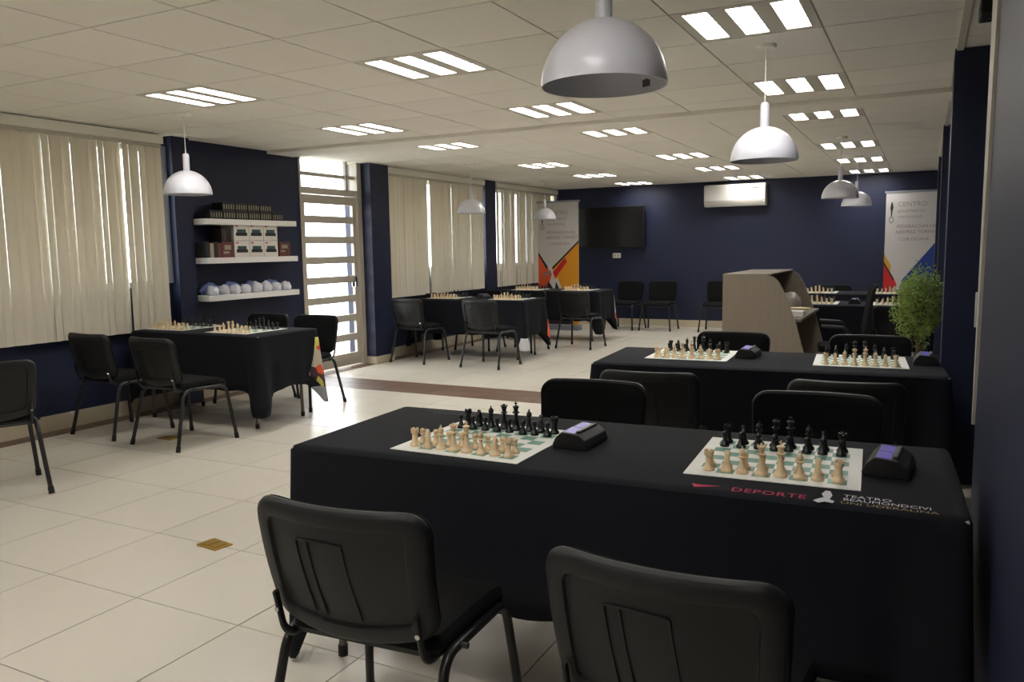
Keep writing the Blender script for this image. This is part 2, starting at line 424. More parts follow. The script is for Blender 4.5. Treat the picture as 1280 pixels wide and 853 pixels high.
# ------------------------------------------------------------------ ceiling lights
def make_light():
    t = thing('ceiling_light', '', 'ceiling light')
    p = MB()
    hx, hy = GSX / 2 - .004, GSY / 2 - .004
    sl = [(-.2, .058), (0, .058), (.2, .058)]
    xs_ = [-hx] + [v for c, h in sl for v in (c - h, c + h)] + [hx]
    for a, b_ in zip(xs_[::2], xs_[1::2]): p.box(a, b_, -hy, hy, 0, .03)
    for c, h in sl:
        p.box(c - h, c + h, -hy, -.25, 0, .03); p.box(c - h, c + h, .25, hy, 0, .03)
    p.build('panel', CEILG, t)
    for c, h in sl:
        d = MB().box(c - h + .002, c + h - .002, -.248, .248, .024, .03).build('light_slot', TUBEM, t)
        l = MB()
        for k in range(6): l.box(c - h + .002, c + h - .002, -.2 + k * .08 - .0015, -.2 + k * .08 + .0015, .008, .022)
        l.box(c - .0012, c + .0012, -.247, .247, .010, .022)
        l.build('louver', WHITE, d)
    return t
L0 = make_light(); first = True
def lightlabel(x, y):
    col_ = 'window-side' if x < -4 else ('mid-room' if x < -2 else 'pier-side')
    row = {4.1: 'two rows before the beam', 5.9: 'next before the beam', 7.2: 'just past the beam', 9.7: 'second row past the beam', 11.5: 'third row past the beam', 13.3: 'last row before the back wall', 1.1: 'three rows before the beam', -.7: 'four rows before the beam'}
    k = min(row, key=lambda v: abs(v - y)); return '%s recessed ceiling light with three bright slots, %s' % (col_, row[k])
for (lx, ly, vis) in LIGHTS:
    lab = lightlabel(lx, ly)
    if first: L0.location = (lx, ly, CZ); L0['label'] = lab; L0['group'] = 'recessed ceiling lights'; first = False
    else:
        lt = dup(L0, (lx, ly, CZ), 0, lab, 'recessed ceiling lights')
        if not vis:
            lt.name = 'ceiling_light_offscreen'
            for ch in lt.children:
                if ch.name.startswith('light_slot'): ch.name = 'light_slot_offscreen'

# ------------------------------------------------------------------ pendant lamps
def make_pendant():
    t = thing('pendant_lamp', '', 'pendant lamp')
    prof = [(.18 * math.cos(a), .185 * math.sin(a)) for a in [R(v) for v in range(0, 85, 6)]]
    out = [(r_, z_) for r_, z_ in prof] + [(.02, .186)]
    inn = [(.02, .181)] + [(max(.018, r_ - .004), z_ - .004 if z_ > .005 else z_) for r_, z_ in reversed(prof)]
    s = MB(); s.lathe(out + inn + [out[0]], 40, caps=False); s.build('shade', LAMPW, t, smooth=True)
    MB().lathe([(.001, .18), (.024, .181), (.024, .30), (.018, .312), (.003, .314)], 20).build('neck', LAMPW, t, smooth=True)
    MB().lathe([(.013, .12), (.02, .135), (.02, .182)], 12).build('lamp_holder', OFFW, t, smooth=True)
    top = CZ - 1.875
    MB().tube([(0, 0, .31), (0, 0, top - .01)], .0035, 8).build('cord', WHITE, t)
    MB().lathe([(.055, top), (.055, top - .012), (.05, top - .02), (.004, top - .022)], 24).build('canopy', CEILT, t, smooth=True)
    return t
P0 = make_pendant()
PL = [(-.835, 2.22, 'above the table with pink DEPORTE lettering'), (-.81, 4.63, 'above the table in front of the potted bush'),
      (-5.12, 4.48, 'in front of the white wall shelves'), (-5.22, 9.05, 'over the table beside the gate pier'), (-5.47, 11.84, 'in front of the orange banner'),
      (-.8, 8.93, 'over the table behind the wood-grain desk'), (-.79, 11.0, 'between the wood-grain desk and the blue banner')]
for i, (x, y, lab) in enumerate(PL):
    lab = 'white dome pendant lamp ' + lab
    if i == 0:
        P0.location = (x, y, 1.875); P0['label'] = lab; P0['group'] = 'white dome pendants'
    else: dup(P0, (x, y, 1.875), 0, lab, 'white dome pendants')
st = MB().add([(.062, .1605, .018), (.09, .1466, .018), (.09, .1455, .046), (.062, .1585, .046)], [(0, 1, 2, 3)]).build('label_sticker', STICK, P0)

# ------------------------------------------------------------------ chairs
def ring_panel(rings, outline, mapf, name, mt, parent, cap0=True, cap1=True):
    s = MB(); n = len(outline(0)); vs = []; fs = []
    for (ins, off) in rings:
        for (a, b_) in outline(ins): vs.append(mapf(a, b_, off))
    for i in range(len(rings) - 1):
        for k in range(n):
            k2 = (k + 1) % n; fs.append((i * n + k, i * n + k2, (i + 1) * n + k2, (i + 1) * n + k))
    if cap0: fs.append(tuple(range(n)))
    if cap1: fs.append(tuple(range((len(rings) - 1) * n, len(rings) * n)))
    s.add(vs, fs); return s.build(name, mt, parent, smooth=True)
def rrect(hw, hh, r_top, r_bot, n=7, taper=0.0, sag=0.0):
    def f(ins):
        big = max(0, ins - .03); ins = min(ins, .03); sc_ = 1 - big / (min(hw, hh) - .03) * .97
        a, b_ = hw - ins, hh - ins; pts = []
        for (sx, sz, a0, r) in ((1, 1, 0, r_top), (-1, 1, 90, r_top), (-1, -1, 180, r_bot), (1, -1, 270, r_bot)):
            r = max(r - ins, .004)
            for k in range(n):
                q = R(a0 + 90 * k / (n - 1)); pts.append((sx * (a - r) + r * math.cos(q), sz * (b_ - r) + r * math.sin(q)))
        # extra points along top and bottom so that the curve bends smoothly
        out = []
        for i in range(len(pts)):
            p, q = pts[i], pts[(i + 1) % len(pts)]; out.append(p)
            L = math.hypot(q[0] - p[0], q[1] - p[1])
            for k in range(1, 7):
                if (i + 1) % n == 0: out.append((p[0] + (q[0] - p[0]) * k / 7, p[1] + (q[1] - p[1]) * k / 7))
        res = []
        for (x_, z_) in out:
            v = (z_ + hh) / (2 * hh); res.append((sc_ * x_ * (1 - taper * (1 - v)), sc_ * (z_ - sag * (1 - v) * (1 - (x_ / hw) ** 2))))
        return res
    return f
def make_chair():
    t = thing('visitor_chair', '', 'chair')
    ol = rrect(.248, .165, .06, .05, taper=.07, sag=.03)
    def mp(x_, z_, off):
        return (x_, -.235 + .045 * (x_ / .235) ** 2 - .22 * (z_ + .165) + off - .012 * math.sin((z_ + .165) / .33 * PI), .655 + z_)
    sh = ring_panel([(.0, .006), (-.002, -.004), (.002, -.016), (.012, -.023), (.036, -.023), (.042, -.021), (.045, -.013), (.05, -.012), (.08, -.014), (.11, -.015), (.14, -.016), (.165, -.016)], ol, mp, 'back_shell', BLACKP, t, cap0=False)
    ring_panel([(.004, .004), (.0, .012), (.006, .026), (.03, .034), (.05, .037), (.08, .040), (.11, .042), (.14, .043), (.165, .043)], ol, mp, 'back_cushion', BLACKF, t, cap0=False)
    # moulded lines on the shell
    for xx in (-.10, -.065, .035):
        pts = [Vector(mp(xx + .02 * q, .075 - q * .20, -.0165)) for q in [i / 8 for i in range(9)]]
        MB().tube(pts, .0024, 6).build('moulded_rib', BLACKP, sh)
    pts = [Vector(mp(-.10 + .135 * q, .075 + .004 * math.sin(q * PI), -.0165)) for q in [i / 8 for i in range(9)]]
    MB().tube(pts, .0024, 6).build('moulded_rib', BLACKP, sh)
    so = rrect(.235, .215, .07, .05, taper=.06)
    def ms(x_, y_, off): return (x_, y_ + .01, .445 + off - .02 * max(0, (y_ - .1)) / .1 * (1 if y_ > .1 else 0))
    ring_panel([(.004, -.006), (.0, .004), (.002, .02), (.012, .034), (.05, .042), (.09, .044), (.13, .045), (.17, .045), (.215, .045)], so, ms, 'seat_cushion', BLACKF, t)
    ring_panel([(.0, .003), (.004, -.012), (.03, -.022), (.05, -.024), (.13, -.024), (.215, -.024)], so, ms, 'seat_pan', BLACKP, t)
    for sx in (-1, 1):
        path = fillet([(sx * .268, .235, .012), (sx * .232, .185, .42), (sx * .232, -.185, .43), (sx * .268, -.285, .012)], .065, 8)
        h = len(path) // 2
        for part_, foot in ((path[:h + 1], path[0]), (path[h:], path[-1])):
            lg = MB().tube(part_, .0135, 10, .0135).build('leg', BLACKM, t, smooth=True)
            d = (Vector(part_[1]) - Vector(part_[0])).normalized() if foot is path[0] else (Vector(part_[-2]) - Vector(part_[-1])).normalized()
            MB().tube([Vector(foot) - d * .012, Vector(foot) + d * .03], .017, 10).build('foot_cap', BLACKP, lg, smooth=True)
        br = fillet([(sx * .20, .02, .418), (sx * .205, -.20, .425), (sx * .205, -.236, .455), (sx * .205, -.262, .565)], .03, 5)
        MB().tube(br, .011, 8, .006).build('back_bracket', BLACKM, t, smooth=True)
        bo = MB().tube([(sx * .205, -.248, .515), (sx * .205, -.262, .515)], .007, 8).build('bolt', CHROME, t)
        MB().tube([(sx * .232, -.11, .432), (sx * .262, -.11, .432)], .008, 8).build('bolt', BLACKM, t)
    MB().tube([(-.232, .12, .418), (.232, .12, .418)], .011, 8).build('cross_tube', BLACKM, t)
    MB().tube([(-.232, -.13, .418), (.232, -.13, .418)], .011, 8).build('cross_tube', BLACKM, t)
    return t
C0 = make_chair(); first = True
CH = [  # x, y, facing (deg; 0 = +Y), label
    (-1.25, 1.73, 4, 'black visitor chair drawn up askew at the unlettered end of the DEPORTE table'),
    (-.42, 1.70, -2, 'black visitor chair pulled up behind the pink DEPORTE lettering'),
    (-1.29, 3.07, 184, 'black visitor chair facing the ivory pieces at the unlettered end of the DEPORTE table'),
    (-.35, 3.11, 184, 'black visitor chair across the DEPORTE table from the white lettering'),
    (-1.2, 3.98, 6, 'black visitor chair at the table before the desk, on the side away from the bush'),
    (-.31, 4.02, 5, 'black visitor chair below the board near the bush, table before the desk'),
    (-1.14, 5.32, 184, 'black visitor chair standing right in front of the wood-grain desk'),
    (-.285, 5.39, 183, 'black visitor chair standing next to the potted bush'),
    (-5.72, 4.24, -3, 'black visitor chair closest to the blinds at the table below the shelves'),
    (-4.96, 4.20, -4, 'black visitor chair at the aisle end of the table below the shelves'),
    (-5.09, 5.62, 184, 'black visitor chair in front of the metal gate'),
    (-5.70, 5.62, 182, 'black visitor chair right under the wall shelves'),
    (-4.99, 2.77, 65, 'black visitor chair standing alone in the aisle with no table in view'),
    (-5.72, 8.55, -5, 'black visitor chair beside the pier next to the gate'),
    (-4.66, 8.50, -3, 'black visitor chair at the aisle end of the table beside the gate pier'),
    (-5.62, 9.90, 182, 'black visitor chair tucked behind the gate pier table, blind side'),
    (-4.95, 9.92, 178, 'black visitor chair tucked behind the gate pier table, aisle side'),
    (-4.33, 10.58, -3, 'black visitor chair at the aisle end of the table before the orange banner'),
    (-4.60, 13.2, 172, 'black visitor chair against the back wall under the television'),
    (-4.0, 13.22, 180, 'black visitor chair against the back wall between television and air conditioner'),
    (-3.0, 13.26, 180, 'black visitor chair against the back wall under the air conditioner'),
    (-1.15, 12.15, 182, 'black visitor chair behind the far table left of the blue banner'),
    (-.20, 8.74, 2, 'black visitor chair at the table behind the desk, next to the pier'),
]
CH[21] = (-1.15, 12.15, 182, 'black visitor chair behind the chess table standing before the blue banner')
for (x, y, a, lab) in CH:
    if first: C0.location = (x, y, 0); C0.rotation_euler = (0, 0, R(a)); C0['label'] = lab; C0['group'] = 'black visitor chairs'; first = False
    else: dup(C0, (x, y, 0), R(a), lab, 'black visitor chairs')

# ------------------------------------------------------------------ folding tables and cloths
TZ = .765
def make_table(W, D):
    t = thing('folding_table', '', 'table')
    MB().box(-W / 2 + .004, W / 2 - .004, -D / 2 + .004, D / 2 - .004, TZ - .045, TZ - .005).build('table_top', OFFW, t, bevel=.006)
    for sx in (-1, 1):
        xx = sx * (W / 2 - .13)
        for sy in (-1, 1):
            l = MB().tube(fillet([(xx, sy * .16, TZ - .05), (xx, sy * .16, .48), (xx, sy * (D / 2 - .09), .36), (xx, sy * (D / 2 - .08), .01)], .05, 5), .0135, 8).build('leg', GREYM, t, smooth=True)
            MB().tube([(xx, sy * (D / 2 - .08), 0), (xx, sy * (D / 2 - .08), .04)], .017, 8).build('foot_cap', BLACKP, l)
        MB().tube([(xx, -.16, .47), (xx, .16, .47)], .012, 8).build('cross_bar', GREYM, t)
        MB().tube([(xx, -(D / 2 - .09), .30), (xx, D / 2 - .09, .30)], .012, 8).build('cross_bar', GREYM, t)
        MB().tube([(xx, 0, .47), (sx * (W / 2 - .55), 0, TZ - .05)], .009, 8).build('brace', GREYM, t)
    return t
def skirt_pt(W, D, s, tt, drop=.45, cdrop=.19, seed=0, out=0.0):
    fl = .028 if cdrop > .25 else .055
    # s: distance along the rounded rectangle from the near-left corner, counter-clockwise
    L = 2 * (W + D); s = s % L
    if s < W: p = (-W / 2 + s, -D / 2); nrm = (0, -1); c = min(s, W - s)
    elif s < W + D: p = (W / 2, -D / 2 + s - W); nrm = (1, 0); c = min(s - W, W + D - s)
    elif s < 2 * W + D: p = (W / 2 - (s - W - D), D / 2); nrm = (0, 1); c = min(s - W - D, 2 * W + D - s)
    else: p = (-W / 2, D / 2 - (s - 2 * W - D)); nrm = (-1, 0); c = min(s - 2 * W - D, L - s)
    cx = max(-W / 2 + .02, min(W / 2 - .02, p[0])); cy = max(-D / 2 + .02, min(D / 2 - .02, p[1]))
    d = Vector((p[0] - cx, p[1] - cy)).normalized()
    wc = math.exp(-(c / .10) ** 2)
    q = Vector((cx, cy)) + d * .022
    rip = .5 * math.sin(s * 11 + seed) + .5 * math.sin(s * 23 + seed * 2.1)
    fold = math.exp(-((c - .14) / .05) ** 2)
    o = d * (tt * (.012 + fl * wc - .028 * fold) + tt * .010 * rip + out)
    return (q.x + o.x, q.y + o.y, TZ - tt * (drop + cdrop * wc + .008 * rip))
def make_cloth(W, D, seed, label, printed=(), cd=.19):
    s = MB(); vs = []; fs = []
    ss = []; L = 2 * (W + D)
    for a0, ln in ((0, W), (W, D), (W + D, W), (2 * W + D, D)):
        n = int(ln / .035)
        ss += [a0 + ln * i / n for i in range(n)]
        ss += [a0 + v for v in (.01, .02)] + [a0 + ln - v for v in (.01, .02)]
    ss = sorted(set(ss)); n = len(ss)
    rows = [0, .02, .06, .15, .3, .45, .6, .75, .88, 1]
    # rounded shoulder: top ring pulled in
    for sv in ss:
        p = skirt_pt(W, D, sv, 0, seed=seed); c = Vector((p[0], p[1])); 
        k = Vector((max(-W / 2 + .03, min(W / 2 - .03, p[0])), max(-D / 2 + .03, min(D / 2 - .03, p[1]))))
        vs.append((k.x, k.y, TZ + .002))
    for sv in ss:
        p = skirt_pt(W, D, sv, 0, seed=seed); k = Vector((max(-W / 2 + .03, min(W / 2 - .03, p[0])), max(-D / 2 + .03, min(D / 2 - .03, p[1]))))
        vs.append((k.x * .3 + p[0] * .7, k.y * .3 + p[1] * .7, TZ - .002))
    for tt in rows[1:]:
        for sv in ss: vs.append(skirt_pt(W, D, sv, tt, seed=seed, cdrop=cd))
    for i in range(len(rows)):
        for k in range(n):
            k2 = (k + 1) % n; fs.append((i * n + k, i * n + k2, (i + 1) * n + k2, (i + 1) * n + k))
    fs.append(tuple(range(n)))
    s.add(vs, fs)
    o = s.build('tablecloth', CLOTH, None, smooth=True)
    md = o.modifiers.new('thickness', 'SOLIDIFY'); md.thickness = .002; md.offset = -1
    tag(o, label, 'tablecloth', 'black tablecloths')
    for (sc, half, t0, t1, mt) in printed:
        m_ = MB(); v2 = []; f2 = []; nn = 12; rr = 8
        for i in range(rr + 1):
            for k in range(nn + 1):
                tt = t0 + (t1 - t0) * i / rr
                v2.append(skirt_pt(W, D, sc + (k / nn * 2 - 1) * half * (.35 + .65 * i / rr), tt, seed=seed, out=.004, cdrop=cd))
        for i in range(rr):
            for k in range(nn): f2.append((i * (nn + 1) + k, i * (nn + 1) + k + 1, (i + 1) * (nn + 1) + k + 1, (i + 1) * (nn + 1) + k))
        m_.add(v2, f2); pp = m_.build('printed_corner', mt, o, smooth=True)
        md = pp.modifiers.new('thickness', 'SOLIDIFY'); md.thickness = .0015
    return o
GREYC = mat('grey_cloth_reverse', (126, 126, 128), 0.8)
TB = [  # key, x, y, W, D, rot, table label, cloth label, printed corners
    ('front', -.907, 2.44, 2.03, .74, 2.6, 'folding table under the cloth with pink DEPORTE lettering', 'black tablecloth printed with pink DEPORTE and white lettering',
     [(2 * 2.03 + .74, .10, .15, .55, PATCH), (2.03 + .74, .08, .2, .45, WPRINT), (0, .06, .35, .6, PATCH)]),
    ('desk', -.80, 4.69, 1.82, .76, 4.2, 'folding table between the DEPORTE table and the wood-grain desk', 'black tablecloth on the table between the DEPORTE table and the desk', []),
    ('shelf', -5.36, 4.98, 1.46, .70, 0.5, 'folding table with grey legs below the wall shelves', 'black tablecloth with a multicoloured corner, on the table below the shelves',
     [(1.46 + .70, .13, .12, .80, PATCH), (1.46 + .70, .12, .80, 1.0, GREYC)]),
    ('gate', -5.30, 9.30, 1.68, .70, 1.5, 'folding table beside the pier next to the gate', 'black tablecloth on the table beside the gate pier',
     [(1.68 + .70, .06, .45, .85, BREDO), (1.68, .06, .75, 1.0, WPRINT)]),
    ('banner', -5.15, 11.5, 1.68, .70, 1.5, 'folding table in front of the orange banner', 'black tablecloth on the table before the orange banner',
     [(1.68 + .70, .05, .15, .75, PATCH)]),
    ('pier', -.62, 9.48, 1.40, .70, 1.5, 'folding table behind the wood-grain desk', 'black tablecloth on the table behind the wood-grain desk', []),
    ('blue', -.85, 11.55, 1.66, .70, 1.5, 'folding table before the blue and red banner', 'black tablecloth on the table before the blue and red banner', []),
]
TBL = {}
for i, (key, x, y, W, D, a, l1, l2, pr_) in enumerate(TB):
    t = make_table(W, D); t.location = (x, y, 0); t.rotation_euler = (0, 0, R(a)); tag(t, l1, 'table', 'folding tables')
    c = make_cloth(W, D, i * 1.7, l2, pr_, .30 if key == 'front' else .19); c.location = (x, y, 0); c.rotation_euler = (0, 0, R(a)); TBL[key] = c
CT = TZ + .0022
# lettering on the front cloth
fc = TBL['front']
def flat(x, y, rz=0, z=CT + .0006, sx=1, sy=1): return Matrix.Translation((x, y, z)) @ Matrix.Rotation(rz, 4, 'Z') @ Matrix.Diagonal((sx, sy, 1, 1))
def loc(x, y):
    p = Matrix.Rotation(-R(2.6), 4, 'Z') @ Vector((x + .907, y - 2.44, 0)); return p.x, p.y
a, b_ = loc(-.44, 2.105); text('DEPORTE', .05, PINK, fc, flat(a, b_ + .006, 0, sx=.86), 'pink_lettering', spacing=1.05)
a, b_ = loc(-.165, 2.165); text('TEATRO', .032, WPRINT, fc, flat(a, b_ + .012, -.03, sx=.95), 'white_lettering')
text('BEAUMONDCIVI', .032, WPRINT, fc, flat(a, b_ - .018, -.03, sx=.86), 'white_lettering')
text('UNI UDERALINA', .026, GPRINT, fc, flat(a - .005, b_ - .046, -.03, sx=1.15), 'gold_lettering')
ax, ay = loc(-.52, 2.12)
MB().add([(ax - .028, ay + .018, CT + .0006), (ax - .016, ay - .012, CT + .0006), (ax + .05, ay + .02, CT + .0006), (ax + .0, ay + .014, CT + .0006)], [(0, 1, 2, 3)]).build('pink_mark', PINK, fc)
hx, hy = loc(-.205, 2.135)
horse = [(-.042, -.02), (-.02, -.03), (.0, -.02), (.03, -.024), (.034, -.012), (.016, -.004), (.024, .02), (.014, .044), (-.004, .046), (-.016, .024), (-.006, .004), (-.024, -.006)]
MB().add([(hx + p[0] * .66, hy + .012 + p[1] * 1.5, CT + .0006) for p in horse], [tuple(range(len(horse)))]).build('white_knight_emblem', WPRINT, fc)
a, b_ = loc(-1.80, 2.70); text('CENTRO BENEMERITO', .028, DPRINT, fc, flat(a, b_, 0), 'grey_lettering'); text('UNIVERSIDAD', .03, DPRINT, fc, flat(a + .06, b_ - .035, 0), 'grey_lettering')

# ------------------------------------------------------------------ chess boards, pieces, clocks
bm_ = MB().box(-.235, .235, -.235, .235, 0, .002).mesh('chess_board', BOARD)
def piece_meshes(mt, tagn):
    out = {}
    base = [(.0, 0), (.0175, 0), (.018, .004), (.0165, .008), (.0135, .011)]
    def prof(b, k=1.0): return [(r_ * k, z_) for r_, z_ in b]
    out['pawn'] = MB().lathe(prof(base, .85) + [(.0085, .016), (.0055, .026), (.0055, .029), (.0095, .031), (.0095, .033), (.006, .034), (.0085, .038), (.0092, .042), (.0085, .046), (.005, .0495), (.0005, .0505)], 14, caps=False)
    rk = MB().lathe(prof(base, .98) + [(.011, .016), (.0095, .026), (.0095, .042), (.0135, .045), (.0135, .056), (.0095, .056), (.0095, .051), (.0005, .051)], 14, caps=False)
    for k in range(5):
        an = 2 * PI * k / 5; c_, s_ = math.cos(an), math.sin(an)
        pts = []
        for (rr, da) in ((.0094, -.35), (.0135, -.35), (.0135, .35), (.0094, .35)): pts.append((rr * math.cos(an + da), rr * math.sin(an + da)))
        rk.prism(pts, 'z', .0555, .0605)
    out['rook'] = rk
    out['bishop'] = MB().lathe(prof(base, 1) + [(.0095, .018), (.006, .036), (.006, .044), (.011, .046), (.011, .049), (.0065, .051), (.0095, .057), (.0095, .063), (.006, .070), (.002, .0735), (.003, .076), (.0025, .079), (.0004, .080)], 14, caps=False)
    q = MB().lathe(prof(base, 1.1) + [(.011, .019), (.0065, .044), (.0065, .056), (.0125, .059), (.0125, .062), (.007, .064), (.0085, .074), (.0125, .083), (.0105, .084), (.006, .085), (.0035, .087), (.004, .090), (.0004, .093)], 16, caps=False)
    for k in range(8):
        an = 2 * PI * k / 8; q.lathe([(.0003, .083), (.0022, .084), (.0018, .087), (.0003, .088)], 5, .0115 * math.cos(an), .0115 * math.sin(an), caps=False)
    out['queen'] = q
    kg = MB().lathe(prof(base, 1.14) + [(.0115, .02), (.007, .046), (.007, .06), (.0132, .063), (.0132, .066), (.0075, .068), (.0085, .078), (.012, .086), (.009, .0875), (.003, .090), (.0025, .092)], 16, caps=False)
    kg.box(-.0018, .0018, -.0018, .0018, .091, .103).box(-.0055, .0055, -.0018, .0018, .0955, .099)
    out['king'] = kg
    kn = MB().lathe(prof(base, 1) + [(.0125, .016), (.011, .02), (.0005, .0205)], 14, caps=False)
    side = [(-.011, .019), (.0095, .019), (.011, .028), (.0085, .038), (.0075, .047), (.003, .056), (.000, .0625), (-.003, .057), (-.008, .053), (-.0155, .045), (-.0165, .0405), (-.0135, .0385), (-.0075, .042), (-.0045, .0405), (-.0085, .031)]
    o0 = len(kn.v)
    wid = lambda z_: .0085 if z_ < .035 else .0062
    n = len(side); vs = [(-wid(z_) * .55, y_ * 1.0, z_) for y_, z_ in side] + [(-wid(z_), y_ * .8, z_ * .985 + .0006) for y_, z_ in side] + [(wid(z_), y_ * .8, z_ * .985 + .0006) for y_, z_ in side] + [(wid(z_) * .55, y_, z_) for y_, z_ in side]
    vs = [(x_, -y_, z_) for x_, y_, z_ in vs]
    order = [1, 0, 3, 2]
    fs = []
    rings = [list(range(n, 2 * n)), list(range(0, n)), list(range(3 * n, 4 * n)), list(range(2 * n, 3 * n))]
    for ra, rb in zip(rings[:-1], rings[1:]):
        for k in range(n): fs.append((ra[k], ra[(k + 1) % n], rb[(k + 1) % n], rb[k]))
    fs.append(tuple(rings[0])); fs.append(tuple(rings[3])); kn.add(vs, fs)
    out['knight'] = kn
    return {k: v.mesh(tagn + '_' + k, mt, smooth=True) for k, v in out.items()}
PM = {'ivory': piece_meshes(IVORY, 'ivory'), 'black': piece_meshes(EBONY, 'black')}
BACK = ['rook', 'knight', 'bishop', 'queen', 'king', 'bishop', 'knight', 'rook']
PSC = 1.0
def set_up(cx, cy, rot, where):
    b = link('chess_board', bm_); b.location = (cx, cy, CT); b.rotation_euler = (0, 0, R(rot)); tag(b, 'green and white vinyl chess board ' + where, 'chess board', 'vinyl chess boards')
    M_ = Matrix.Rotation(R(rot), 4, 'Z')
    for colr, rows_ in (('ivory', ((-3.5, BACK), (-2.5, ['pawn'] * 8))), ('black', ((3.5, BACK), (2.5, ['pawn'] * 8)))):
        for ry, kinds in rows_:
            for k, kd in enumerate(kinds):
                p = M_ @ Vector(((k - 3.5) * .05 + random.uniform(-.004, .004), ry * .05 + random.uniform(-.004, .004), 0))
                o = link('chess_' + kd, PM[colr][kd]); o.location = (cx + p.x, cy + p.y, CT + .002)
                o.rotation_euler = (0, 0, R(rot) + (0 if colr == 'ivory' else PI) + random.uniform(-.25, .25)); o.scale = (PSC,) * 3
                sd = ['queen-side rook', 'queen-side knight', 'queen-side bishop', 'queen', 'king', 'king-side bishop', 'king-side knight', 'king-side rook'][k]
                tag(o, ('%s pawn before %s, board %s' if kd == 'pawn' else '%s %s, board %s') % (colr, sd, where), 'chess piece', '%s chess pieces' % colr)
BOARDS = [(-1.315, 2.352, 0, 'at the unlettered end of the DEPORTE cloth'), (-.375, 2.47, 3, 'directly behind the pink DEPORTE lettering'),
          (-1.22, 4.74, 3, 'in front of the wood-grain desk'), (-.30, 4.79, 4, 'in front of the potted bush'),
          (-5.83, 4.98, 0, 'near the blinds below the shelves'), (-5.06, 4.95, 0, 'at the aisle end below the shelves'),
          (-5.73, 9.30, 1, 'at the blind end beside the gate pier'), (-4.76, 9.27, 1, 'at the aisle end beside the gate pier'),
          (-5.55, 11.46, 1, 'at the blind end before the orange banner'), (-4.72, 11.50, 1, 'at the aisle end before the orange banner'),
          (-1.06, 9.44, 1, 'close to the desk on the table behind it'), (-.26, 9.42, 1, 'close to the pier on the table behind the desk'),
          (-1.26, 11.5, 1, 'on the blue banner table, away from the pier'), (-.36, 11.5, 1, 'on the blue banner table, close to the pier')]
for bd in BOARDS: set_up(*bd)
def make_clock():
    t = thing('chess_clock', '', 'chess clock')
    prof_ = [(-.060, 0), (.060, 0), (.062, .012), (.054, .034), (.030, .052), (-.030, .056), (-.052, .034), (-.062, .012)]
    MB().prism(prof_, 'y', -.088, .088).build('body', BLACKP, t, bevel=.004)
    for y0, y1 in ((-.080, -.004), (.004, .080)):
        MB().add([(-.026, y0, .0568), (-.026, y1, .0568), (.012, y1, .0543), (.012, y0, .0543), (-.026, y0, .052), (-.026, y1, .052), (.012, y1, .050), (.012, y0, .050)],
                 [(0, 1, 2, 3), (7, 6, 5, 4), (0, 4, 5, 1), (1, 5, 6, 2), (2, 6, 7, 3), (3, 7, 4, 0)]).build('display', DISP, t)
    MB().box(.016, .030, -.070, .070, .049, .060).build('rocker', BLACKM, t, bevel=.003)
    return t
K0 = make_clock(); first = True
for (x, y, a, lab) in [(-1.0, 2.43, -2, 'black chess clock with purple display at the unlettered end of the DEPORTE table'), (-.07, 2.49, -4, 'black chess clock with purple display close to the white lettering'),
                       (-.90, 4.77, 0, 'black chess clock in front of the wood-grain desk'), (.025, 4.82, 0, 'black chess clock in front of the potted bush'),
                       (-6.05, 9.34, 0, 'black chess clock at the blind end of the table beside the gate pier'), (-5.22, 9.32, 0, 'black chess clock between the two boards beside the gate pier'),
                       (-.66, 9.40, 0, 'black chess clock on the table behind the wood-grain desk')]:
    if first: K0.location = (x, y, CT); K0.rotation_euler = (0, 0, R(a)); K0['label'] = lab; K0['group'] = 'chess clocks'; first = False
    else: dup(K0, (x, y, CT), R(a), lab, 'chess clocks')

# ------------------------------------------------------------------ wall shelves and what stands on them
SW = XW                                  # wall face
SHZ = [1.745, 1.375, 1.015]
names = ['top', 'middle', 'bottom']
for k, z in enumerate(SHZ):
    o = MB().box(SW + .0, SW + .24, 5.46, 6.69, z - .055, z).build('wall_shelf', WHITE, None, bevel=.003)
    tag(o, 'white floating shelf carrying ' + ['dark game boxes', 'white and maroon boxes', 'bagged chess sets'][k], 'shelf', 'white wall shelves')
def carton(x0, y0, z0, dx, dy, dz, mt, label, group, marks):
    t = thing('carton', label, 'box', (x0 + dx / 2, y0 + dy / 2, z0), 0, group); t.name = 'storage_box'
    MB().box(-dx / 2, dx / 2, -dy / 2, dy / 2, 0, dz).build('box_body', mt, t, bevel=.002)
    f = dx / 2 + .0008
    for (ya, yb, za, zb, mm, nm) in marks:
        MB().box(f - .004, f, -dy / 2 + ya * dy, -dy / 2 + yb * dy, za * dz, zb * dz).build(nm, mm, t)
    return t
# top shelf: dark boxes with pale strokes
z = SHZ[0]
mk = [(.1 + .2 * i, .17 + .2 * i, .2, .75, PALEM, 'pale_mark') for i in range(5)]
for i in range(6): carton(SW + .05, 5.56 + i * .165, z, .14, .155, .085, DARKB, 'small dark box with pale strokes in the lower row on the top shelf', 'dark boxes on the top shelf', mk)
for i in range(4): carton(SW + .05, 5.72 + i * .165, z + .085, .14, .155, .08, DARKB, 'small dark box with pale strokes stacked on others on the top shelf', 'dark boxes on the top shelf', mk)
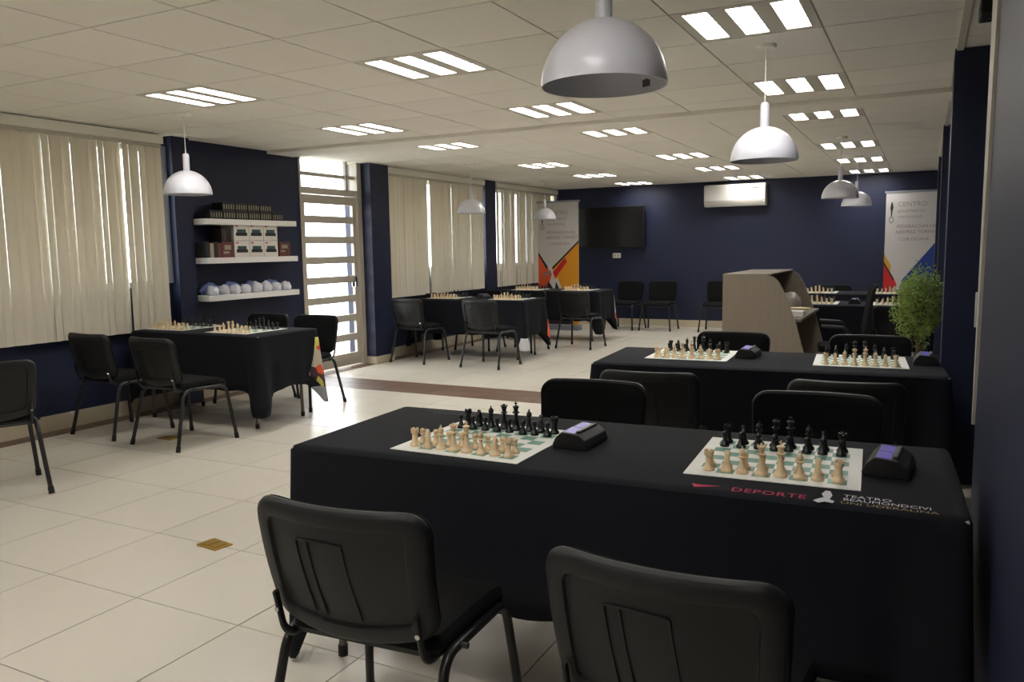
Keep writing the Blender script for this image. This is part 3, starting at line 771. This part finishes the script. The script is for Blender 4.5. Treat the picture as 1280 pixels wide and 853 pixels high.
# middle shelf
z = SHZ[1]
for r_ in range(2):
    for c in range(3):
        yy = 5.83 + c * .2
        carton(SW + .03, yy, z + r_ * .165, .18, .196, .162, BOXW, 'white clock carton in the %s row, %s' % (['lower', 'upper'][r_], ['at the blind side', 'in the middle', 'at the gate side'][c]), 'white clock cartons',
               [(.12, .88, .28, .48, DARKB, 'printed_clock'), (.2, .8, .48, .68, TEALP, 'printed_clock'), (.1, .28, .84, .92, RED, 'red_mark')])
carton(SW + .04, 5.67, z, .17, .15, .15, MAROON, 'maroon box standing next to the white cartons, toward the blinds', None, [(.2, .75, .5, .8, PALEM, 'pale_mark'), (.1, .6, .25, .4, PALEM, 'pale_mark')])
carton(SW + .04, 6.45, z, .17, .16, .15, MAROON, 'maroon box at the gate end of the middle shelf', None, [(.2, .75, .55, .8, PALEM, 'pale_mark'), (.1, .5, .3, .42, PALEM, 'pale_mark')])
carton(SW + .04, 5.69, z + .15, .15, .12, .13, DARKB, 'black box on top of the maroon box toward the blinds', None, [(.3, .4, .1, .8, MAROON, 'dark_red_mark')])
for i in range(4):
    o = MB().box(0, .16, 0, .045, 0, .15 - .012 * (i % 2)).build('book', [DARKB, PALEM, DARKB, MAROON][i], None, bevel=.002)
    o.location = (SW + .05, 5.475 + i * .048, z); tag(o, ['black book standing at the blind end of the middle shelf', 'pale book standing among dark ones on the middle shelf', 'black book between the pale and the maroon book', 'maroon book standing on the middle shelf'][i], 'book', 'books on the middle shelf')
# bottom shelf: bagged sets
def lump(rx, ry, rz_, seed, name, mt):
    bm = bmesh.new(); bmesh.ops.create_icosphere(bm, subdivisions=3, radius=1)
    rr = random.Random(seed); ph = [rr.uniform(0, 6) for _ in range(6)]
    for v in bm.verts:
        c = v.co.copy(); d = 1 + .10 * math.sin(5 * c.x + ph[0]) * math.cos(4 * c.y + ph[1]) + .07 * math.sin(9 * c.z + ph[2] + 5 * c.y) + .05 * math.sin(13 * c.y + ph[3])
        v.co = Vector((c.x * rx * d, c.y * ry * d, max(c.z * d, -.55) * rz_ + .55 * rz_))
    me = bpy.data.meshes.new(name); bm.to_mesh(me); bm.free(); me.materials.append(mt)
    for p in me.polygons: p.use_smooth = True
    return me
z = SHZ[2]
for i in range(8):
    o = link('bagged_chess_set', lump(.06, .060, .06 + .012 * (i in (4, 5)), i, 'bagged_chess_set', BAGW)); o.location = (SW + .165, 5.56 + i * .142, z); tag(o, 'white chess set in a clear plastic bag on the bottom shelf', 'chess set', 'bagged chess sets')
for i in range(4):
    o = link('blue_bag', lump(.04, .115, .075, 40 + i, 'blue_bag', BAGB)); o.location = (SW + .05, 5.63 + i * .28, z); tag(o, 'soft blue bag lying against the wall behind the bagged chess sets', 'bag', 'blue bags on the bottom shelf')

# ------------------------------------------------------------------ back wall: television, socket, air conditioner
tv = thing('television', 'black wall-mounted flat television above the socket', 'television', (-5.07, YB - .09, 1.40))
MB().box(-.64, .64, -.03, .01, 0, .74).build('housing', BLACKP, tv, bevel=.006)
MB().box(-.62, .62, -.033, -.029, .02, .72).build('screen', SCREEN, tv)
MB().box(-.2, .2, .01, .085, .2, .5).build('wall_bracket', BLACKM, tv)
so_ = thing('wall_socket', 'white socket plate on the navy wall under the television', 'socket', (-4.98, YB - .008, 1.26))
MB().box(-.075, .075, -.008, .008, -.045, .045).build('plate', WHITE, so_, bevel=.003)
for dx in (-.035, .035): MB().box(dx - .018, dx + .018, -.011, -.007, -.02, .02).build('outlet', OFFW, so_)
ACW = mat('ac_casing', (206, 204, 198), 0.4)
ac = thing('air_conditioner', 'white split air conditioner high on the navy back wall', 'air conditioner', (-2.86, YB - .11, 2.06))
MB().prism([(-.09, .05), (-.06, 0), (.108, 0), (.108, .36), (-.075, .36), (-.1, .33)], 'x', -.5, .5).build('casing', ACW, ac, bevel=.006)
MB().prism([(-.098, .07), (-.06, .012), (-.052, .018), (-.09, .074)], 'x', -.47, .47).build('air_flap', OFFW, ac)
MB().box(-.5, .5, -.102, -.098, .085, .09).build('seam', GREYM, ac)
MB().box(.3, .4, -.104, -.099, .28, .3).build('badge', GREYM, ac)
sw = thing('light_switch', 'white switch plate on the navy pier beside the lettered table', 'switch', (.285, 5.262, 1.03))
MB().box(-.022, .022, -.008, .008, -.1, .1).build('plate', WHITE, sw, bevel=.002); MB().box(-.011, .011, -.012, -.007, -.03, .03).build('rocker', OFFW, sw)
em = thing('emergency_light', 'small dark ceiling box at the corner of the near navy pier', 'ceiling fixture', (.235, 4.32, CZ))
MB().box(-.06, .1, -.09, .09, -.075, 0).build('housing', BLACKM, em, bevel=.01); MB().lathe([(.03, -.074), (.03, -.082), (.001, -.084)], 12).build('lens', SCREEN, em)

# ------------------------------------------------------------------ roll-up banners
def banner(x, y, W, top, label, polys, texts):
    t = thing('rollup_banner', label, 'banner', (x, y, 0), 0)
    MB().box(-W / 2, W / 2, -.004, 0, .08, top).build('sheet', BWHITE, t)
    MB().box(-W / 2 - .02, W / 2 + .02, -.012, .012, top - .012, top + .018).build('top_rail', ALU, t, bevel=.003)
    bs = MB().prism([(-.09, 0), (.09, 0), (.07, .075), (.03, .095), (-.03, .095), (-.07, .075)], 'x', -W / 2 - .02, W / 2 + .02).build('base', ALU, t)
    MB().tube([(0, .02, .08), (0, .02, top)], .01, 8).build('pole', ALU, t)
    for i, (nm, mt, pts) in enumerate(polys):
        zz = -.0046 - i * .0004
        MB().add([(-W / 2 + u * W, zz, .09 + v * (top - .1)) for u, v in pts], [tuple(range(len(pts)))]).build(nm, mt, t)
    for (tx, u, v, sz, mt) in texts:
        mw = Matrix.Translation((-W / 2 + u * W, -.008, .09 + v * (top - .1))) @ Matrix.Rotation(PI / 2, 4, 'X')
        text(tx, sz, mt, t, mw)
    return t
emb = [('emblem', BDARK, [(.10, .83), (.12, .83), (.128, .87), (.145, .895), (.12, .935), (.105, .935), (.085, .89), (.097, .87)]),
       ('emblem', BGREY, [(.11 + .05 * math.cos(2 * PI * k / 12), .805 + .026 * math.sin(2 * PI * k / 12)) for k in range(12)]), ('emblem', BWHITE, [(.11 + .03 * math.cos(2 * PI * k / 12), .805 + .015 * math.sin(2 * PI * k / 12)) for k in range(12)])]
lines = lambda g, r_: [('CENTRO', .22, .90, .10, g), ('BENEMERITO', .22, .855, .065, g), ('UNIVERSIDAD', .22, .815, .055, g), ('FEDERACION DE', .22, .745, .07, r_), ('AJEDREZ TORNEO', .2, .705, .07, r_), ('CLUB ESCUELA', .26, .655, .06, r_)]
banner(-5.64, 12.75, .76, 2.20, 'roll-up banner with orange and red print below a pale text panel', [
    ('orange_panel', BORANGE, [(1, .68), (1, 0), (.75, 0), (.34, .47)]), ('red_panel', BREDO, [(0, .58), (.22, .47), (.34, .42), (.1, .15), (0, .12)]),
    ('dark_figure', BDARK, [(.2, .0), (.8, .0), (.86, .06), (.45, .37), (.40, .28), (.25, .36), (.12, .22)]),
    ('black_edge', BDARK, [(0, .60), (.0, .575), (.21, .455), (.24, .475)]), ('black_edge', BDARK, [(1, .69), (1, .672), (.36, .455), (.34, .47)]),
    ('red_stroke', BRED, [(.36, .43), (.42, .38), (.72, .52), (.66, .55)]), ('pink_stroke', BTEXT, [(.1, .39), (.3, .42), (.32, .45), (.12, .42)]),
    ('white_stroke', BWHITE, [(.42, .37), (.86, .04), (.9, .06), (.48, .385)])] + emb, lines(BGREY, BTEXT))
banner(-.20, 13.55, .72, 2.17, 'roll-up banner with blue, red and yellow print below a pale text panel', [
    ('blue_panel', BBLUE, [(1, .66), (1, 0), (.5, .0), (.34, .36)]), ('yellow_panel', BYEL, [(0, .56), (.14, .47), (.12, .42), (0, .49)]),
    ('red_panel', BRED, [(0, .49), (.2, .38), (.26, .33), (.1, .12), (0, .1)]), ('dark_figure', BDARK, [(.06, .1), (.2, 0), (.6, 0), (.5, .22), (.25, .24)]),
    ('cyan_stroke', BCYAN, [(.38, .24), (.44, .22), (.72, .38), (.66, .41)]), ('pink_stroke', BWHITE, [(.12, .26), (.3, .31), (.3, .34), (.12, .29)]),
    ('black_edge', BDARK, [(0, .50), (0, .48), (.19, .36), (.2, .38)])] + emb, lines(BGREY, BTEXT))

# ------------------------------------------------------------------ wood-grain desk
dk = thing('reception_desk', 'wood-grain laminate desk with high sloping side panels', 'desk', (-1.68, 7.6, 0))
def side_panel(yc):
    poly = [(0, 0), (.80, 0), (.72, .36), (.62, .72)] 
    pr_ = [(0, 0), (.79, 0)] + [(.79 - .06 * t_ / .5, t_) for t_ in (.2, .4)] + [(.66, .70), (.60, .86), (.545, 1.0), (.50, 1.08), (.46, 1.12), (.40, 1.14), (0, 1.14)]
    MB().prism(pr_, 'y', yc, yc + .028).build('side_panel', LAMIN, dk)
side_panel(0); side_panel(1.40)
MB().box(0, .026, .03, 1.398, 0, 1.14).build('front_panel', LAMIN, dk)
MB().box(0, .43, .0, 1.428, 1.1405, 1.15).build('counter_top', LAMIN, dk)
MB().box(.027, .70, .03, 1.398, .715, .74).build('worktop', LAMIN, dk)
dr = MB().box(.08, .60, .06, .46, .05, .70).build('pedestal', LAMIN, dk)
for k in range(3): d_ = MB().box(.60, .618, .07, .45, .08 + k * .205, .275 + k * .205).build('drawer', LAMIN, dk); MB().box(.618, .632, .2, .32, .17 + k * .205, .185 + k * .205).build('handle', ALU, d_)
o = MB().box(-.13, .13, -.1, .1, 0, .05).build('paper_stack', PAPER, None, bevel=.003); o.location = (-1.12, 7.95, .742); tag(o, 'stack of white paper on the desk worktop', 'paper')
o = MB().lathe([(.03, 0), (.04, .003), (.09, .035), (.11, .05), (.104, .05), (.085, .037), (.035, .008), (.001, .008)], 24).build('bowl', BOWLC, None, smooth=True); o.location = (-1.09, 8.32, .742); tag(o, 'shallow cream bowl on the desk worktop', 'bowl')
o = link('crumpled_bag', lump(.11, .13, .12, 77, 'crumpled_bag', mat('grey_bag', (150, 142, 132), .4, var=.2, scale=18))); o.location = (-1.22, 8.62, .742); tag(o, 'crumpled grey plastic bag on the desk worktop', 'bag')
# office chair behind the desk
oc = thing('office_chair', 'black swivel office chair with armrests beside the wood-grain desk', 'office chair', (-.66, 8.08, 0), R(98))
for k in range(5):
    a = 2 * PI * k / 5; e = Vector((math.cos(a) * .28, math.sin(a) * .28, .07))
    l = MB().tube([(0, 0, .10), tuple(e)], [.025, .016], 8).build('base_arm', BLACKP, oc); MB().lathe([(.001, 0), (.025, .005), (.028, .03), (.02, .055), (.001, .058)], 10, e.x, e.y).build('caster', BLACKP, l)
MB().tube([(0, 0, .09), (0, 0, .42)], .025, 10).build('gas_lift', BLACKM, oc)
ring_panel([(.0, -.01), (.0, .02), (.015, .045), (.05, .05), (.10, .055), (.16, .056), (.22, .056)], rrect(.23, .22, .08, .06), lambda x_, y_, o_: (x_, y_, .43 + o_), 'seat', BLACKF, oc)
ring_panel([(.0, -.012), (-.002, .0), (.01, .02), (.05, .028), (.10, .03), (.15, .03), (.21, .03)], rrect(.21, .24, .08, .07, taper=.1), lambda x_, z_, o_: (x_, -.21 - .15 * (z_ + .24) + .04 * (x_ / .21) ** 2 + o_, .80 + z_), 'backrest', BLACKF, oc)
MB().tube(fillet([(0, -.05, .42), (0, -.26, .42), (0, -.27, .62)], .06, 6), .018, 8).build('back_support', BLACKP, oc)
for sx in (-1, 1): MB().tube(fillet([(sx * .20, -.05, .43), (sx * .29, -.05, .45), (sx * .29, -.02, .66), (sx * .28, .20, .67)], .06, 6), .016, 8).build('armrest', BLACKP, oc)

# ------------------------------------------------------------------ potted bush
pl = thing('potted_bush', 'round green leafy bush on a thin bare trunk in a dark pot', 'plant', (-.025, 6.42, 0))
MB().lathe([(.001, 0), (.10, 0), (.14, .26), (.15, .27), (.15, .30), (.135, .30), (.13, .26), (.001, .25)], 24).build('pot', POT, pl, smooth=True)
MB().tube([(0, 0, .22), (.01, 0, .45), (.0, .01, .70), (.01, 0, .95)], [.016, .014, .012, .008], 8).build('trunk', TRUNK, pl, smooth=True)
br = MB()
rnd = random.Random(3)
tips = []
for k in range(40):
    a = rnd.uniform(0, 2 * PI); e = rnd.uniform(-.5, 1.5); d = Vector((math.cos(a) * math.cos(e), math.sin(a) * math.cos(e), math.sin(e)))
    p0 = Vector((0, 0, .72 + .2 * rnd.random())); p1 = Vector((0, 0, .96)) + Vector((d.x * .15, d.y * .15, d.z * .22)); br.tube([p0, (p0 + p1) / 2 + Vector((0, 0, .02)), p1], [.004, .003, .0015], 5)
br.build('branches', TRUNK, pl)
lf = MB()
for k in range(5200):
    a = rnd.uniform(0, 2 * PI); cz_ = rnd.uniform(-1, 1); rr = rnd.uniform(.25, 1) ** .45
    sn = math.sqrt(1 - cz_ * cz_); bumpy = 1 + .16 * math.sin(3 * a + 2 * cz_) + .12 * math.sin(7 * cz_ + a * 5)
    c = Vector((math.cos(a) * sn * .165 * rr * bumpy, math.sin(a) * sn * .165 * rr * bumpy, .965 + cz_ * .255 * rr * bumpy))
    d = Vector((rnd.gauss(0, 1), rnd.gauss(0, 1), rnd.gauss(.3, .8))).normalized(); sd = d.cross(Vector((rnd.gauss(0, 1), rnd.gauss(0, 1), rnd.gauss(0, 1)))).normalized()
    ln = rnd.uniform(.018, .032); wd = rnd.uniform(.003, .006); nn = d.cross(sd) * .003
    lf.add([c, c + d * ln * .5 + sd * wd + nn, c + d * ln, c + d * ln * .5 - sd * wd + nn], [(0, 1, 2, 3)])
lo = lf.build('foliage', LEAF, pl, fix=False); lo['kind'] = 'stuff'

# ------------------------------------------------------------------ floor boxes
def floor_box(x, y, rz, mt, label):
    t = thing('floor_box', label, 'floor box', (x, y, 0), rz)
    MB().box(-.075, .075, -.05, .05, 0, .006).build('plate', mt, t, bevel=.002); MB().box(-.055, -.003, -.034, .034, .005, .009).build('lid', mt, t); MB().box(.003, .055, -.034, .034, .005, .009).build('lid', mt, t)
floor_box(-3.04, 2.69, R(-8), GOLD, 'brass floor socket plate on the open tiled aisle')
floor_box(-5.16, 4.19, 0, GOLD, 'brass floor socket plate under the chairs below the shelves')
